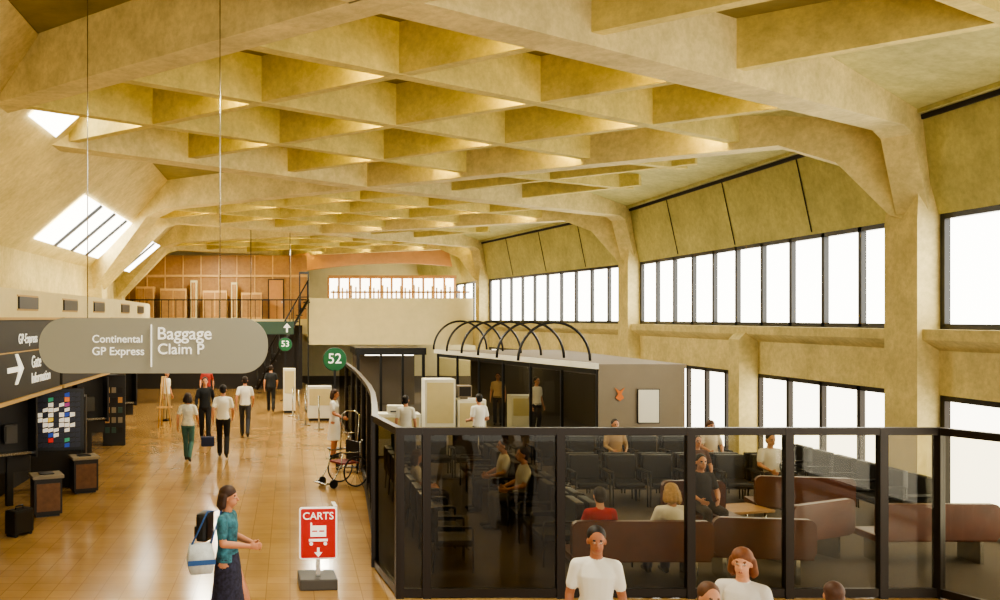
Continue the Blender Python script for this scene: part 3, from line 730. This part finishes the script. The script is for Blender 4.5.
person('woman in plain white t-shirt looking down',2.62,7.7,-12,1.66,STAND,dict(head=(0,-.03,1.62)),shirt=(238,236,226),pants=(60,70,90),skin=(170,112,82),hair=(26,20,18),hairlen=.0,vox=near,hp=6,fem=True,fat=1.1)
person('woman with brown hair in striped white top',3.62,7.2,-35,1.6,STAND,{},shirt=(226,222,214),pants=(70,60,60),skin=(208,152,120),hair=(120,70,38),hairlen=.05,fem=True,vox=near)
person('short-haired person with brown hair in tan shirt',2.98,6.4,0,1.56,STAND,{},shirt=(180,150,110),hair=(96,62,38),vox=.012)
person('brown-haired child in blue shirt',4.05,6.7,160,1.48,STAND,{},shirt=(60,80,120),hair=(80,50,34),vox=.012)
person('man in white shirt and dark trousers walking away',-1.65,22.2,182,1.8,WALK,{},shirt=(238,236,226),pants=(26,24,24),hair=(30,22,18))
person('woman in white blouse and teal patterned trousers walking',-2.45,21.6,175,1.64,WALK,{},shirt=(236,234,222),pants=(70,112,108),pattern=.3,hair=(46,30,20),hairlen=.05,fem=True)
person('man in dark jacket walking through the concourse',-2.36,25,5,1.8,WALK,{},shirt=(30,32,36),pants=(28,26,30),hair=(30,22,18),sleeve='long')
person('person in white shirt and grey trousers walking',-1.3,26,180,1.76,WALK,{},shirt=(236,232,220),pants=(60,60,66),hair=(40,26,20))
person('person in white shirt standing near shop',-4.15,30.2,60,1.7,STAND,{},shirt=(232,228,214),pants=(170,150,110),hair=(40,26,20))
person('woman in red top near shop canopy',-3.1,33.5,0,1.68,WALK,{},shirt=(150,50,44),pants=(40,40,44),hair=(40,26,20),vox=.016)
person('person in dark clothes near the gate',-.7,33,180,1.72,WALK,{},shirt=(40,44,50),pants=(30,30,30),vox=.016)
person('woman in white dress beside hand truck',1.1,22.3,70,1.68,STAND,dict(wrR=(-.2,-.28,1.05),elR=(-.22,-.05,1.14)),shirt=(238,234,224),skin=(190,130,98),bottom='dress',hem=.5,hair=(60,36,24),hairlen=.06,fem=True)
person('seated person in red shirt with dark hair',4.02,11.75,180,1.66,SIT,{},shirt=(176,36,34),pants=(40,40,50),hair=(30,20,16),vox=.01)
person('seated blond woman in white top',4.95,11.75,180,1.72,SIT,{},shirt=(232,226,214),pants=(60,60,80),hair=(176,138,84),hairlen=.05,fem=True,vox=.01)
person('seated man in black shirt facing the concourse',6.4,13.95,0,1.76,SIT,{},shirt=(26,24,28),pants=(60,52,44),hair=(24,18,16),vox=.01)
person('seated man in light shirt leaning back',3.75,14.74,-90,1.76,SIT,{},shirt=(206,202,188),pants=(90,84,76),hair=(50,34,24))
person('seated person in white shirt reading',3.75,16.1,-90,1.7,SIT,{},shirt=(220,216,206),pants=(40,44,60),hair=(50,34,24))
person('seated woman in grey blouse with long hair',2.2,15.12,90,1.64,SIT,{},shirt=(190,180,168),pants=(60,50,50),hair=(70,44,28),hairlen=.08,fem=True)
person('seated person in dark shirt by the windows',7.54,16.6,0,1.7,SIT,{},shirt=(90,60,50),pants=(50,50,56),hair=(50,34,24),vox=.014)
person('seated man in white shirt by the windows',8.9,16.6,0,1.74,SIT,{},shirt=(214,208,196),pants=(60,56,56),hair=(40,30,24),vox=.014)
person('seated person in tan jacket in lounge',6.96,19.2,0,1.7,SIT,{},shirt=(170,138,98),pants=(50,50,56),hair=(40,30,24),vox=.014,sleeve='long')
person('seated person in pale blouse in lounge',9.0,19.2,0,1.66,SIT,{},shirt=(214,200,180),pants=(70,60,56),hair=(90,60,40),vox=.014,hairlen=.06)
person('gate agent in white shirt standing at counter',4.45,21.2,200,1.66,STAND,dict(wrR=(-.15,-.3,1.05),wrL=(.15,-.3,1.05)),shirt=(236,234,226),pants=(30,34,60),hair=(24,18,16),vox=.014)
person('gate agent in pale shirt near the counter',2.7,21.0,170,1.64,STAND,{},shirt=(226,222,212),pants=(30,34,60),hair=(34,24,18),vox=.014)
person('person in white shirt inside the gate booth',7.2,26.3,30,1.72,STAND,{},shirt=(230,224,210),pants=(50,50,60),vox=.016)
person('person in tan shirt inside the gate booth',6.7,29,-20,1.68,STAND,{},shirt=(190,160,120),pants=(50,50,60),vox=.016)
bagw=M('bag_canvas',(206,212,214),.8,noise=.25,scale=12); bagb=M('bag_blue',(50,90,150),.8)
thing('tote_bag','white and blue tote bag slung over the shoulder','bag',(-.93,9.36,.8),15,[('body',MB().loft([[( -.11,-.06,0),(.11,-.06,0),(.11,.06,0),(-.11,.06,0)],[(-.14,-.08,.12),(.14,-.08,.12),(.14,.08,.12),(-.14,.08,.12)],[(-.11,-.05,.3),(.11,-.05,.3),(.11,.05,.3),(-.11,.05,.3)]],bagw,True)),('stripe',MB().box((-.145,-.088,.1),(.145,-.08,.15),bagb)),('strap',MB().tube([(-.1,0,.28),(.08,.04,.62),(.24,.1,.62),(.1,0,.28)],.01,bagb))])
thing('backpack','small black backpack on the walking woman','backpack',(-.83,9.6,1.08),75,[('body',MB().box((-.13,0.02,0),(.13,.14,.3),vinyl,.04)),('pocket',MB().box((-.1,.12,.03),(.1,.17,.16),vinyl,.02))])
thing('travel_bag','dark blue travel bag carried between walkers','bag',(-2.02,22.1,.3),10,[('body',MB().box((-.16,-.1,0),(.16,.1,.24),M('navy',(30,40,80),.7),.04)),('handle',MB().tube([(-.08,0,.24),(-.06,0,.36),(.06,0,.36),(.08,0,.24)],.01,black))])

cam=bpy.data.cameras.new('camera'); co=bpy.data.objects.new('camera',cam); COL.objects.link(co)
co.location=(0,0,3.45); co.rotation_euler=(math.radians(90),0,0); cam.lens=32.4; cam.sensor_width=36; cam.shift_x=.21; cam.shift_y=.018; cam.clip_end=300
SC.camera=co
try: SC.view_settings.look='AgX - Medium High Contrast'
except Exception as ex: print(ex)
wd=bpy.data.worlds.new('world'); SC.world=wd; wd.use_nodes=True
bg=wd.node_tree.nodes['Background']; bg.inputs[0].default_value=(1,.95,.82,1); bg.inputs[1].default_value=2.7
def area(x,y,z,sx,sy,e,col):
    l=bpy.data.lights.new('area_light','AREA'); l.shape='RECTANGLE'; l.size=sx; l.size_y=sy; l.energy=e; l.color=col
    o=bpy.data.objects.new('area_light',l); o.location=(x,y,z); COL.objects.link(o)
for (x,y,e_) in ((Cc[0].x,Cc[0].y,350),(Cc[1].x,Cc[1].y,550),(Cc[2].x,Cc[2].y,650),(-3,31,400),(-3.5,42.5,220)):  # unseen fill lights added below the ceiling to brighten the hall
    area(x,y,6.62,.4,.4,e_,(1,.93,.74))
